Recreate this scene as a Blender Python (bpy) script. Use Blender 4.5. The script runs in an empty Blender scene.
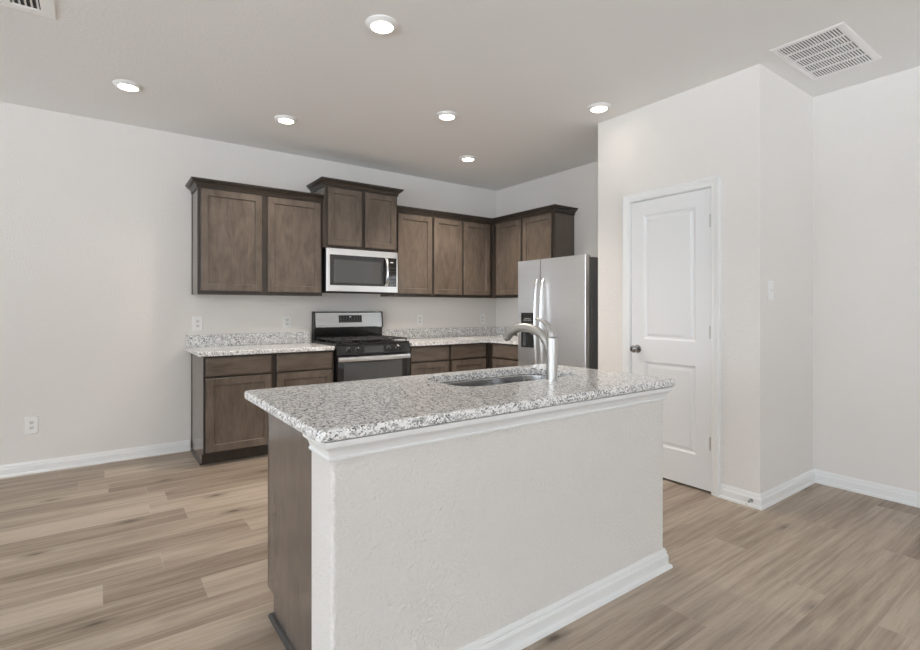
import bpy, bmesh, math, random
from mathutils import Vector, Matrix
random.seed(7)
S = bpy.context.scene
COL = S.collection
PI = math.pi

# ------------------------------------------------------------------ camera
CH = 1.23
cam_d = bpy.data.cameras.new('camera')
cam = bpy.data.objects.new('camera', cam_d); COL.objects.link(cam)
cam.location = (0, 0, CH)
cam.rotation_euler = (PI/2, 0, -math.radians(35.952))
cam_d.sensor_width = 36.0
cam_d.lens = 500.5/920*36.0
cam_d.shift_y = -16.0/920
cam_d.clip_start = 0.02
S.camera = cam

# ------------------------------------------------------------------ world, daylight, added uplights, exposure
w = bpy.data.worlds.new('sky'); S.world = w; w.use_nodes = True
wn = w.node_tree.nodes
bg = wn['Background']; bg.inputs[0].default_value = (0.92, 0.96, 1.0, 1); bg.inputs[1].default_value = 1.2
S.view_settings.view_transform = 'Standard'
S.view_settings.look = 'None'
S.view_settings.exposure = 0.0
S.view_settings.gamma = 1.0
S.view_settings.use_curve_mapping = False
S.cycles.max_bounces = 12
S.cycles.diffuse_bounces = 8
S.cycles.glossy_bounces = 6
S.cycles.use_denoising = True
S.cycles.sample_clamp_indirect = 8.0

def daylight(name, loc, rot, sx, sy, power, col):  # rectangular area lamp, for window daylight and the added uplights
    l = bpy.data.lights.new(name, 'AREA'); l.shape = 'RECTANGLE'; l.size = sx; l.size_y = sy
    l.energy = power; l.color = col
    o = bpy.data.objects.new(name, l); COL.objects.link(o); o.location = loc; o.rotation_euler = rot
    return o
RX0, RX1, RY0, RY1, RZ = -7.0, 4.138, -10.0, 4.917, 2.74
WIN_L = [(-8.6, -6.2, 0.25, 2.45), (-5.4, -3.0, 0.25, 2.45), (-2.2, 0.0, 0.25, 2.45), (0.6, 2.4, 0.6, 2.45), (2.9, 4.7, 0.6, 2.45)]      # y0,y1,z0,z1 in the left wall
WIN_R = [(-6.2, -3.8, 0.10, 2.55), (-3.2, -0.8, 0.10, 2.55), (-0.2, 1.6, 0.10, 2.55)]                          # x0,x1,z0,z1 in the wall behind the camera
DAY = (0.87, 0.95, 1.03)
K_LEFT, K_REAR, K_GLEFT, K_GREAR, K_LAMP, K_SKY, K_SPOT = 0.93, 0.28, 0.72, 0.50, 0.25, 0.1, 2.5
bg.inputs[1].default_value = 1.2*K_SKY
for y0, y1, z0, z1 in WIN_L:
    A = (y1-y0)*(z1-z0)
    daylight('daylight_left', (RX0-0.35, (y0+y1)/2, (z0+z1)/2), (0, -PI/2, 0), z1-z0, y1-y0, 20*A*K_LEFT, DAY)
    daylight('added_uplight_left', (RX0-0.95, (y0+y1)/2, 0.10), (0, -PI, 0), 1.0, y1-y0, 400*A*K_GLEFT, DAY)  # unseen lamp added outside, facing up to brighten the ceiling
for x0, x1, z0, z1 in WIN_R:
    A = (x1-x0)*(z1-z0)
    daylight('daylight_rear', ((x0+x1)/2, RY0-0.35, (z0+z1)/2), (PI/2, 0, 0), x1-x0, z1-z0, 20*A*K_REAR, DAY)
    daylight('added_uplight_rear', ((x0+x1)/2, RY0-0.95, 0.10), (PI, 0, 0), x1-x0, 1.0, 400*A*K_GREAR, DAY)  # same added upward lamp outside the rear windows, no real source

# ------------------------------------------------------------------ materials
def srgb(r, g, b):
    f = lambda c: (c/255/12.92) if c/255 <= 0.04045 else ((c/255+0.055)/1.055)**2.4
    return (f(r), f(g), f(b), 1)
class NT:
    def __init__(s, name):
        s.m = bpy.data.materials.new(name); s.m.use_nodes = True
        s.t = s.m.node_tree; s.n = s.t.nodes; s.b = s.n['Principled BSDF']; s.out = s.n['Material Output']
    def new(s, typ, **kw):
        n = s.n.new(typ)
        for k, v in kw.items(): setattr(n, k, v)
        return n
    def link(s, a, b): s.t.links.new(a, b)
    def val(s, node, idx, v):
        if hasattr(v, 'is_linked') or isinstance(v, bpy.types.NodeSocket): s.link(v, node.inputs[idx])
        else: node.inputs[idx].default_value = v
    def math(s, op, a, b=0.0, c=0.0):
        n = s.new('ShaderNodeMath', operation=op); s.val(n, 0, a); s.val(n, 1, b); s.val(n, 2, c); return n.outputs[0]
    def mix(s, fac, a, b, blend='MIX'):
        n = s.new('ShaderNodeMix', data_type='RGBA', blend_type=blend)
        s.val(n, 0, fac); s.val(n, 6, a); s.val(n, 7, b); return n.outputs[2]
    def coord(s, scale=(1, 1, 1), kind='Object'):
        tc = s.new('ShaderNodeTexCoord'); mp = s.new('ShaderNodeMapping')
        s.link(tc.outputs[kind], mp.inputs[0]); mp.inputs['Scale'].default_value = scale
        return mp.outputs[0]
    def noise(s, vec, scale, detail=3.0, rough=0.5, dist=0.0):
        n = s.new('ShaderNodeTexNoise'); s.link(vec, n.inputs['Vector'])
        n.inputs['Scale'].default_value = scale; n.inputs['Detail'].default_value = detail
        n.inputs['Roughness'].default_value = rough; n.inputs['Distortion'].default_value = dist
        return n.outputs[0]
    def ramp(s, fac, stops, interp='LINEAR'):
        n = s.new('ShaderNodeValToRGB'); s.link(fac, n.inputs[0]); cr = n.color_ramp; cr.interpolation = interp
        while len(cr.elements) < len(stops): cr.elements.new(0.5)
        for e, (p, c) in zip(cr.elements, stops): e.position = p; e.color = c
        return n.outputs[0]
    def bump(s, h, strength, dist=0.001):
        n = s.new('ShaderNodeBump'); s.link(h, n.inputs['Height'])
        n.inputs['Strength'].default_value = strength; n.inputs['Distance'].default_value = dist
        s.link(n.outputs[0], s.b.inputs['Normal'])
    def set(s, **kw):
        for k, v in kw.items():
            k = k.replace('_', ' ')
            s.val(s.b, k, v)
        return s
def plain(name, col, rough=0.5, metal=0.0, spec=0.5, **kw):
    t = NT(name); t.set(Base_Color=col, Roughness=rough, Metallic=metal)
    t.b.inputs['Specular IOR Level'].default_value = spec
    return t.m
def g(v): return (v, v, v, 1)

def wall_mat(name, col, strength, scale=95, dist=0.005):
    t = NT(name)
    v = t.coord()
    n1 = t.noise(v, scale, 2, 0.5)
    n2 = t.noise(v, scale*2.6, 2, 0.5)
    h = t.math('ADD', n1, t.math('MULTIPLY', n2, 0.35))
    t.bump(h, strength, dist)
    big = t.noise(v, 1.3, 2, 0.5)
    c2 = tuple(x*0.97 for x in col[:3])+(1,)
    t.set(Base_Color=t.mix(big, col, c2), Roughness=0.75)
    t.b.inputs['Specular IOR Level'].default_value = 0.25
    return t.m
M = {}
M['wall'] = wall_mat('wall_paint', (0.785, 0.762, 0.735, 1), 0.6)
M['halfwall'] = wall_mat('half_wall_paint', (0.785, 0.762, 0.735, 1), 0.9, 105, 0.0065)
M['ceiling'] = wall_mat('ceiling_paint', (0.87, 0.87, 0.865, 1), 0.35, 70)
M['trim'] = plain('white_trim_paint', (0.82, 0.83, 0.83, 1), 0.32)
M['door'] = plain('white_door_paint', (0.80, 0.81, 0.82, 1), 0.36)
M['white'] = plain('white_plastic', (0.83, 0.83, 0.82, 1), 0.35)
M['grille'] = plain('white_grille_enamel', g(0.93), 0.35)
M['socket'] = plain('white_socket_plastic', (0.74, 0.74, 0.73, 1), 0.4)
M['slot'] = plain('dark_slot', g(0.012), 0.6)
M['black'] = plain('black_enamel', g(0.010), 0.14)
M['castiron'] = plain('cast_iron', g(0.02), 0.5)
M['blackplastic'] = plain('black_plastic', g(0.012), 0.38)
M['glass_black'] = plain('black_glass', g(0.015), 0.05, spec=0.9)
M['window_tint'] = plain('smoked_window_glass', g(0.06), 0.04, spec=1.0)
M['screen'] = plain('display_screen', g(0.01), 0.15)
M['print'] = plain('pale_print', g(0.55), 0.5)
M['nickel'] = plain('satin_nickel', (0.58, 0.575, 0.56, 1), 0.36, 1.0)
M['darknickel'] = plain('aged_nickel', (0.33, 0.33, 0.33, 1), 0.22, 1.0)
M['grey_side'] = plain('dark_grey_case', g(0.15), 0.42)
M['darkgap'] = plain('dark_rubber', g(0.015), 0.7)
M['shoe'] = plain('charcoal_shoe', (0.055, 0.052, 0.05, 1), 0.4)

def steel(name, vertical=False, col=0.72, rough=0.30):
    t = NT(name)
    v = t.coord((0.6, 0.6, 60) if not vertical else (60, 60, 0.6))
    n = t.noise(v, 6, 3, 0.6)
    t.set(Base_Color=t.mix(n, (col*0.93, col*0.94, col*0.95, 1), (col*1.07, col*1.07, col*1.07, 1)), Metallic=1.0)
    t.set(Roughness=t.math('ADD', t.math('MULTIPLY', n, 0.10), rough-0.05))
    v2 = t.coord((1, 1, 1)); wv = t.noise(v2, 2.2, 2, 0.5)
    t.bump(wv, 0.02, 0.01)
    return t.m
M['steel'] = steel('brushed_steel', col=0.96, rough=0.33)
M['steel_bright'] = steel('bright_steel_handle', True, 0.78, 0.22)
M['steel_sink'] = steel('sink_steel', True, 0.42, 0.17)
M['steel_grey'] = steel('grey_brushed_steel', False, 0.55, 0.26)

def wood(name, c0, c1, rough=0.31, horiz=False):
    t = NT(name)
    oi = t.new('ShaderNodeObjectInfo')
    tc = t.new('ShaderNodeTexCoord'); add = t.new('ShaderNodeVectorMath', operation='ADD')
    comb = t.new('ShaderNodeCombineXYZ')
    r10 = t.math('MULTIPLY', oi.outputs['Random'], 17.0)
    for i in range(3): t.link(r10, comb.inputs[i])
    t.link(tc.outputs['Object'], add.inputs[0]); t.link(comb.outputs[0], add.inputs[1])
    def mp(sc):
        m = t.new('ShaderNodeMapping'); t.link(add.outputs[0], m.inputs[0]); m.inputs['Scale'].default_value = sc; return m.outputs[0]
    grain = t.noise(mp((60, 60, 3) if not horiz else (3, 60, 60)), 3.0, 4, 0.6)
    blotch = t.noise(mp((6, 6, 2.2) if not horiz else (2.2, 6, 6)), 2.2, 4, 0.6, 0.4)
    f = t.math('ADD', t.math('MULTIPLY', grain, 0.45), t.math('MULTIPLY', blotch, 0.65))
    colr = t.ramp(f, [(0.34, c0), (0.74, c1)])
    t.set(Base_Color=colr, Roughness=rough)
    t.b.inputs['Specular IOR Level'].default_value = 0.45
    t.bump(grain, 0.05, 0.001)
    return t.m
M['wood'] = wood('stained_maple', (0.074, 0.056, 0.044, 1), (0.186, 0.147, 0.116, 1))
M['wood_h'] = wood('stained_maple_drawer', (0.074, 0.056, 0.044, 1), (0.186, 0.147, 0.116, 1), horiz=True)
M['wood_shaded'] = wood('maple_frame_painted_shade', (0.036, 0.028, 0.022, 1), (0.066, 0.052, 0.042, 1))  # maple darkened; shade in the door gaps is put into this colour
M['wood_panel'] = wood('finished_end_panel', (0.125, 0.101, 0.085, 1), (0.165, 0.134, 0.114, 1), 0.15)

def granite():
    t = NT('white_speckled_granite')
    v = t.coord()
    def vor(scale, seed):
        n = t.new('ShaderNodeTexVoronoi'); mp = t.new('ShaderNodeMapping')
        wob = t.new('ShaderNodeTexNoise'); t.link(v, wob.inputs['Vector']); wob.inputs['Scale'].default_value = 120
        a = t.new('ShaderNodeVectorMath', operation='MULTIPLY_ADD'); t.link(wob.outputs['Color'], a.inputs[0])
        a.inputs[1].default_value = (0.006, 0.006, 0.006); t.link(v, a.inputs[2])
        t.link(a.outputs[0], mp.inputs[0]); mp.inputs['Location'].default_value = (seed, seed*0.7, seed*1.3)
        t.link(mp.outputs[0], n.inputs['Vector']); n.inputs['Scale'].default_value = scale
        sp = t.new('ShaderNodeSeparateColor'); t.link(n.outputs['Color'], sp.inputs[0])
        return sp.outputs[0]
    a = vor(125, 0.0); b = vor(190, 3.1); c = vor(250, 7.7)
    base = t.ramp(a, [(0.0, g(0.60)), (0.18, g(0.84)), (0.50, (0.93, 0.925, 0.915, 1)), (0.90, g(0.46))], 'CONSTANT')
    gmask = t.ramp(b, [(0.0, g(0)), (0.83, g(0.75))], 'CONSTANT')
    col = t.mix(gmask, base, (0.22, 0.215, 0.21, 1))
    dmask = t.ramp(c, [(0.0, g(0)), (0.84, g(1.0))], 'CONSTANT')
    clump = t.ramp(t.noise(v, 30, 2), [(0.38, g(0)), (0.56, g(1))])
    dm = t.math('MULTIPLY', dmask, clump)
    col = t.mix(dm, col, (0.035, 0.035, 0.037, 1))
    t.set(Base_Color=col, Roughness=0.15)
    t.b.inputs['Specular IOR Level'].default_value = 0.5
    return t.m
M['granite'] = granite()

def floor_mat():
    t = NT('oak_plank_floor')
    tc = t.new('ShaderNodeTexCoord'); sp = t.new('ShaderNodeSeparateXYZ'); t.link(tc.outputs['Object'], sp.inputs[0])
    X, Y = sp.outputs[0], sp.outputs[1]
    PW, PL = 0.193, 1.42
    r = t.math('DIVIDE', t.math('SUBTRACT', Y, 2.357-0.193*40), PW)
    row = t.math('FLOOR', r); fy = t.math('FRACT', r)
    wn1 = t.new('ShaderNodeTexWhiteNoise', noise_dimensions='1D'); t.link(row, wn1.inputs['W'])
    xo = t.math('ADD', t.math('DIVIDE', X, PL), t.math('ADD', t.math('MULTIPLY', wn1.outputs['Value'], 5.0), 40.0))
    pi_ = t.math('FLOOR', xo); fx = t.math('FRACT', xo)
    cb = t.new('ShaderNodeCombineXYZ'); t.link(row, cb.inputs[0]); t.link(pi_, cb.inputs[1])
    wn2 = t.new('ShaderNodeTexWhiteNoise', noise_dimensions='2D'); t.link(cb.outputs[0], wn2.inputs['Vector'])
    R = wn2.outputs['Value']
    off = t.new('ShaderNodeCombineXYZ')
    t.link(t.math('MULTIPLY', R, 37.0), off.inputs[0]); t.link(t.math('MULTIPLY', R, 91.0), off.inputs[1]); t.link(t.math('MULTIPLY', R, 13.0), off.inputs[2])
    ad = t.new('ShaderNodeVectorMath', operation='ADD'); t.link(tc.outputs['Object'], ad.inputs[0]); t.link(off.outputs[0], ad.inputs[1])
    def mp(sc):
        m = t.new('ShaderNodeMapping'); t.link(ad.outputs[0], m.inputs[0]); m.inputs['Scale'].default_value = sc; return m.outputs[0]
    broad = t.noise(mp((0.6, 7.0, 1)), 1.6, 4, 0.55, 0.25)
    grain = t.noise(mp((1.2, 30, 1)), 2.0, 5, 0.66, 0.15)
    fine = t.noise(mp((4.5, 80, 1)), 2.0, 4, 0.65, 0.6)
    # cathedral figure
    cn = t.noise(mp((0.22, 4.6, 1)), 1.5, 1.5, 0.5, 0.1)
    cath = t.math('PINGPONG', t.math('MULTIPLY', cn, 17.0), 1.0)
    # knots
    vo = t.new('ShaderNodeTexVoronoi'); t.link(mp((1.5, 4.0, 1)), vo.inputs['Vector']); vo.inputs['Scale'].default_value = 1.6
    kw = t.math('ADD', vo.outputs['Distance'], t.math('MULTIPLY', t.math('SUBTRACT', grain, 0.5), 0.10))
    knot = t.ramp(kw, [(0.04, g(1)), (0.10, g(0.45)), (0.25, g(0))])
    kr = t.new('ShaderNodeSeparateColor'); t.link(vo.outputs['Color'], kr.inputs[0])
    knot = t.math('MULTIPLY', knot, t.math('GREATER_THAN', kr.outputs[0], 0.45))
    f = t.math('ADD', t.math('MULTIPLY', broad, 0.55), t.math('MULTIPLY', grain, 0.46))
    f = t.math('ADD', f, t.math('MULTIPLY', cath, 0.11))
    f = t.math('ADD', f, t.math('MULTIPLY', t.math('SUBTRACT', R, 0.5), 0.26))
    col = t.ramp(f, [(0.33, (0.20, 0.152, 0.114, 1)), (0.53, (0.345, 0.277, 0.217, 1)), (0.72, (0.475, 0.398, 0.322, 1))])
    col = t.mix(t.math('MULTIPLY', t.ramp(fine, [(0.52, g(0)), (0.70, g(1))]), 0.26), col, (0.52, 0.44, 0.36, 1))
    col = t.mix(t.math('MULTIPLY', t.ramp(fine, [(0.30, g(1)), (0.46, g(0))]), 0.30), col, (0.15, 0.115, 0.088, 1))
    col = t.mix(t.math('MULTIPLY', knot, 0.88), col, (0.075, 0.055, 0.042, 1))
    # seams
    ey = t.math('MINIMUM', fy, t.math('SUBTRACT', 1.0, fy)); ex = t.math('MINIMUM', fx, t.math('SUBTRACT', 1.0, fx))
    sy = t.math('LESS_THAN', ey, 0.0016/PW); sx = t.math('LESS_THAN', ex, 0.0016/PL)
    seam = t.math('MAXIMUM', sy, sx)
    col = t.mix(t.math('MULTIPLY', seam, 0.35), col, (0.55, 0.49, 0.43, 1))
    t.set(Base_Color=col, Roughness=t.math('ADD', t.math('MULTIPLY', grain, 0.15), 0.38))
    t.b.inputs['Specular IOR Level'].default_value = 0.35
    t.bump(t.math('SUBTRACT', t.math('MULTIPLY', grain, 0.6), t.math('MULTIPLY', seam, 0.6)), 0.15, 0.002)
    return t.m
M['floor'] = floor_mat()

def lamp_mat():
    t = NT('lit_lamp_lens'); t.set(Base_Color=(1, 1, 1, 1))
    t.b.inputs['Emission Color'].default_value = (1.0, 0.88, 0.72, 1); t.b.inputs['Emission Strength'].default_value = 60.0*K_LAMP
    return t.m
M['lamp'] = lamp_mat()
def pane_mat():
    t = NT('clear_window_pane'); tr = t.new('ShaderNodeBsdfTransparent'); gl = t.new('ShaderNodeBsdfGlossy')
    gl.inputs['Roughness'].default_value = 0.02
    mx = t.new('ShaderNodeMixShader'); fr = t.new('ShaderNodeFresnel'); fr.inputs[0].default_value = 1.35
    t.link(fr.outputs[0], mx.inputs[0]); t.link(tr.outputs[0], mx.inputs[1]); t.link(gl.outputs[0], mx.inputs[2])
    t.link(mx.outputs[0], t.out.inputs[0]); return t.m
M['pane'] = pane_mat()

# ------------------------------------------------------------------ mesh helpers
class MB:
    def __init__(s): s.bm = bmesh.new()
    def box(s, x0, x1, y0, y1, z0, z1, bev=0.0, seg=2):
        vs = [s.bm.verts.new(p) for p in ((x0,y0,z0),(x1,y0,z0),(x1,y1,z0),(x0,y1,z0),(x0,y0,z1),(x1,y0,z1),(x1,y1,z1),(x0,y1,z1))]
        fs = [s.bm.faces.new([vs[i] for i in q]) for q in ((3,2,1,0),(4,5,6,7),(0,1,5,4),(1,2,6,5),(2,3,7,6),(3,0,4,7))]
        if bev > 0:
            es = list({e for f in fs for e in f.edges})
            bmesh.ops.bevel(s.bm, geom=es, offset=bev, offset_type='OFFSET', segments=seg, profile=0.5, affect='EDGES', clamp_overlap=True)
        return s
    def prism(s, poly, z0, z1, bev=0.0, seg=2):
        a = [s.bm.verts.new((x, y, z0)) for x, y in poly]; b = [s.bm.verts.new((x, y, z1)) for x, y in poly]
        n = len(poly); fs = [s.bm.faces.new(a[::-1]), s.bm.faces.new(b)]
        for i in range(n): fs.append(s.bm.faces.new((a[i], a[(i+1) % n], b[(i+1) % n], b[i])))
        if bev > 0:
            es = list({e for f in fs for e in f.edges})
            bmesh.ops.bevel(s.bm, geom=es, offset=bev, offset_type='OFFSET', segments=seg, profile=0.5, affect='EDGES', clamp_overlap=True)
        return s
    def extrude_x(s, prof, x0, x1):      # prof = [(y,z)] polygon
        a = [s.bm.verts.new((x0, y, z)) for y, z in prof]; b = [s.bm.verts.new((x1, y, z)) for y, z in prof]
        n = len(prof); s.bm.faces.new(a[::-1]); s.bm.faces.new(b)
        for i in range(n): s.bm.faces.new((a[i], a[(i+1) % n], b[(i+1) % n], b[i]))
        return s
    def loops(s, loops, cap0=True, cap1=True):
        L = [[s.bm.verts.new(p) for p in lp] for lp in loops]; n = len(L[0])
        for a, b in zip(L, L[1:]):
            for i in range(n): s.bm.faces.new((a[i], a[(i+1) % n], b[(i+1) % n], b[i]))
        if cap0: s.bm.faces.new(L[0][::-1])
        if cap1: s.bm.faces.new(L[-1])
        return L
    def rings(s, x0, x1, z0, z1, rs):     # rectangular rings (inset, y) facing -y
        s.loops([[(x0+i, y, z0+i), (x1-i, y, z0+i), (x1-i, y, z1-i), (x0+i, y, z1-i)] for i, y in rs]); return s
    def lathe(s, prof, c, axis='z', n=32, cap0=True, cap1=True):   # prof = [(r, h)]
        def P(r, h, a):
            u, v = r*math.cos(a), r*math.sin(a)
            return (c[0]+u, c[1]+v, c[2]+h) if axis == 'z' else (c[0]+h, c[1]+u, c[2]+v) if axis == 'x' else (c[0]+v, c[1]+h, c[2]+u)
        s.loops([[P(r, h, 2*PI*k/n) for k in range(n)] for r, h in prof], cap0, cap1); return s
    def tube(s, pts, rad, n=14, up=(0, 0, 1), flat=1.0):
        pts = [Vector(p) for p in pts]; m = len(pts)
        rad = rad if isinstance(rad, (list, tuple)) else [rad]*m
        fl = flat if isinstance(flat, (list, tuple)) else [flat]*m
        L = []; ref = None
        for i, p in enumerate(pts):
            d = (pts[min(i+1, m-1)]-pts[max(i-1, 0)]).normalized()
            if ref is None:
                ref = Vector(up)
                if abs(ref.dot(d)) > 0.95: ref = Vector((1, 0, 0))
            a = d.cross(ref).normalized(); b = a.cross(d).normalized(); ref = b
            L.append([tuple(p+a*math.cos(2*PI*k/n)*rad[i]+b*math.sin(2*PI*k/n)*rad[i]*fl[i]) for k in range(n)])
        s.loops(L); return s
    def sweep(s, prof, path, side=1, closed=False, only=None):   # prof = [(d, z)], offset to the right of travel when side = 1
        P = [Vector((x, y)) for x, y in path]; n = len(P); secs = []
        for i in range(n):
            def nrm(a, b):
                d = (b-a).normalized(); return Vector((d.y, -d.x))*side
            if closed: n1, n2 = nrm(P[i-1], P[i]), nrm(P[i], P[(i+1) % n])
            else:
                n1 = nrm(P[i-1], P[i]) if i else nrm(P[0], P[1]); n2 = nrm(P[i], P[i+1]) if i < n-1 else n1
            m = (n1+n2); m = m/ (m.dot(n1)) if m.length > 1e-6 else n1
            secs.append([s.bm.verts.new((P[i].x+m.x*d, P[i].y+m.y*d, z)) for d, z in prof])
        k = len(prof)
        if only:
            for q in secs[:only[0]]+secs[only[1]+1:]:
                for v in q: s.bm.verts.remove(v)
            secs = secs[only[0]:only[1]+1]; n = len(secs)
        for i in range(n if closed else n-1):
            a, b = secs[i], secs[(i+1) % n]
            for j in range(k): s.bm.faces.new((a[j], a[(j+1) % k], b[(j+1) % k], b[j]))
        if not closed: s.bm.faces.new(secs[0][::-1]); s.bm.faces.new(secs[-1])
        return s
    def build(s, name, mat, parent=None, origin=(0, 0, 0), angle=32, label=None):
        bm = s.bm
        if any(origin): bmesh.ops.translate(bm, verts=bm.verts, vec=(-origin[0], -origin[1], -origin[2]))
        bmesh.ops.recalc_face_normals(bm, faces=bm.faces)
        lim = math.radians(angle)
        for f in bm.faces: f.smooth = True
        for e in bm.edges:
            e.smooth = len(e.link_faces) == 2 and e.calc_face_angle(0) < lim
        me = bpy.data.meshes.new(name); bm.to_mesh(me); bm.free()
        me.materials.append(mat)
        o = bpy.data.objects.new(name, me); COL.objects.link(o)
        wm = o.modifiers.new('even_normals', 'WEIGHTED_NORMAL'); wm.mode = 'FACE_AREA'; wm.weight = 50; wm.keep_sharp = True
        if parent is not None: o.parent = parent
        if label: o['label'] = label
        return o
def thing(name, label, cat, loc=(0, 0, 0), rotz=0, group=None):
    o = bpy.data.objects.new(name, None); COL.objects.link(o); o.empty_display_size = 0.05
    o.location = loc; o.rotation_euler = (0, 0, rotz); o['label'] = label; o['category'] = cat; o['kind'] = 'thing'
    if group: o['group'] = group
    return o
def dup(root, loc, label):
    r = root.copy(); COL.objects.link(r); r.location = loc; r['label'] = label
    for ch in list(root.children):
        c = ch.copy(); COL.objects.link(c); c.parent = r
        for gch in list(ch.children):
            d = gch.copy(); COL.objects.link(d); d.parent = c
    return r
def struct(o): o['kind'] = 'structure'; return o
def rrect(x0, x1, y0, y1, r, n=6):
    pts = []
    for cx, cy, a0 in ((x1-r, y0+r, -PI/2), (x1-r, y1-r, 0), (x0+r, y1-r, PI/2), (x0+r, y0+r, PI)):
        for k in range(n+1):
            a = a0+PI/2*k/n; pts.append((cx+r*math.cos(a), cy+r*math.sin(a)))
    return pts

# ------------------------------------------------------------------ room shell
T = 0.12
PX, PY0, PY1 = 3.303, 1.411, 2.640       # pantry box: its door wall, its front, its kitchen side
struct(MB().box(RX0-T, RX1+T, RY0-T, RY1+T, -0.10, 0.0).build('floor', M['floor']))
struct(MB().box(RX0-T, RX1+T, RY0-T, RY1+T, RZ, RZ+0.10).build('ceiling', M['ceiling']))
struct(MB().box(RX0-T, RX1+T, RY1, RY1+T, 0, RZ).build('wall_back', M['wall']))
struct(MB().box(RX1, RX1+T, RY0, RY1, 0, RZ).build('wall_right', M['wall']))
def holed(axis, fixed0, fixed1, lo, hi, holes, name):
    mb = MB()
    def bx(a0, a1, z0, z1):
        if a1-a0 < 1e-4 or z1-z0 < 1e-4: return
        if axis == 'y': mb.box(fixed0, fixed1, a0, a1, z0, z1)
        else: mb.box(a0, a1, fixed0, fixed1, z0, z1)
    cur = lo
    for a0, a1, z0, z1 in sorted(holes):
        bx(cur, a0, 0, RZ); bx(a0, a1, 0, z0); bx(a0, a1, z1, RZ); cur = a1
    bx(cur, hi, 0, RZ)
    return struct(mb.build(name, M['wall']))
holed('y', RX0-T, RX0, RY0, RY1, WIN_L, 'wall_left')
holed('x', RY0-T, RY0, RX0, RX1, WIN_R, 'wall_rear')
DY0, DY1, DZ = 1.711, 2.329, 2.04         # pantry doorway
holed('y', PX, PX+0.115, PY0, PY1, [(DY0-0.019, DY1+0.019, 0, DZ+0.019)], 'wall_pantry_side')
struct(MB().box(PX+0.115, RX1, PY0, PY0+0.115, 0, RZ).build('wall_pantry_front', M['wall']))
struct(MB().box(PX+0.115, RX1, PY1-0.115, PY1, 0, RZ).build('wall_pantry_rear', M['wall']))

# windows behind the camera and on the left (they give the daylight)
def window(i, axis, f, a0, a1, z0, z1):
    fr = MB(); pn = MB(); sl = MB(); e = 0.05; mid = (a0+a1)/2
    def bx(mb, a, b, c, d, p, q):
        if axis == 'y': mb.box(f-p, f-q, a, b, c, d)
        else: mb.box(a, b, f-p, f-q, c, d)
    for q in ((a0, a0+e, z0, z1), (a1-e, a1, z0, z1), (a0+e, a1-e, z0, z0+e), (a0+e, a1-e, z1-e, z1), (mid-0.025, mid+0.025, z0+e, z1-e)):
        bx(fr, *q, 0.10, 0.04)
    bx(pn, a0+e, a1-e, z0+e, z1-e, 0.074, 0.068)
    o = fr.build('window_%d' % i, M['trim']); struct(o); pn.build('pane', M['pane'], o)
    bx(sl, a0-0.03, a1+0.03, z0-0.03, z0, 0.04, -0.03); sl.build('window_sill', M['trim'], o)
k = 1
for q in WIN_L: window(k, 'y', RX0, *q); k += 1
for q in WIN_R: window(k, 'x', RY0, *q); k += 1

# baseboards
BASE = [(0,0),(0.028,0),(0.028,0.008),(0.024,0.016),(0.0145,0.020),(0.0145,0.058),(0.0115,0.061),(0.0125,0.064),(0.0085,0.068),(0.0095,0.072),(0.0095,0.076),(0.005,0.084),(0.004,0.090),(0,0.090)]
BASE_R = [(d if d < 0.015 else 0.0145+(d-0.0145)*0.5, z) for d, z in BASE]
struct(MB().sweep(BASE_R, [(RX0, RY1), (0.655, RY1)], 1).build('baseboard_back', M['trim']))
struct(MB().sweep(BASE_R, [(PX, DY0-0.052), (PX, PY0), (RX1, PY0), (RX1, RY0), (RX0, RY0)], 1).build('baseboard_right', M['trim']))
struct(MB().sweep(BASE_R, [(PX, PY1), (PX, DY1+0.064)], 1).build('baseboard_pantry', M['trim']))
struct(MB().sweep(BASE_R, [(RX0, RY0), (RX0, RY1)], 1).build('baseboard_left', M['trim']))

# pantry door: jamb, casing, slab, hinges, knob
CAS = 0.060
def casing_loop(d, x):      # outline around the opening, offset outward by d
    return [(x, DY1+d, 0), (x, DY1+d, DZ+d), (x, DY0-d, DZ+d), (x, DY0-d, 0)]
mb = MB()
prof = [(0.004, 0.0), (0.004, 0.010), (0.009, 0.013), (0.022, 0.012), (0.028, 0.016), (0.044, 0.018), (0.050, 0.022), (0.059, 0.022), (0.062, 0.017), (0.062, 0.0)]
rows = [casing_loop(d, PX-h) for d, h in prof]
V = [[mb.bm.verts.new(p) for p in r] for r in rows]
for a, b in zip(V, V[1:]+V[:1]):
    for i in range(3): mb.bm.faces.new((a[i], a[i+1], b[i+1], b[i]))
mb.bm.faces.new([r[0] for r in V]); mb.bm.faces.new([r[3] for r in V][::-1])
struct(mb.build('trim_1', M['trim']))
mb = MB()
for d0, d1, x0, x1 in ((0.0, 0.019, PX-0.001, PX+0.115), (-0.012, 0.0, PX+0.042, PX+0.075)):
    mb.box(x0, x1, DY1+d0, DY1+d1, 0, DZ+d1); mb.box(x0, x1, DY0-d1, DY0-d0, 0, DZ+d1); mb.box(x0, x1, DY0-d0, DY1+d0, DZ+d0, DZ+d1)
struct(mb.build('trim_2', M['trim']))
D = MB()
sx = PX+0.003; g_ = 0.003
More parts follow.
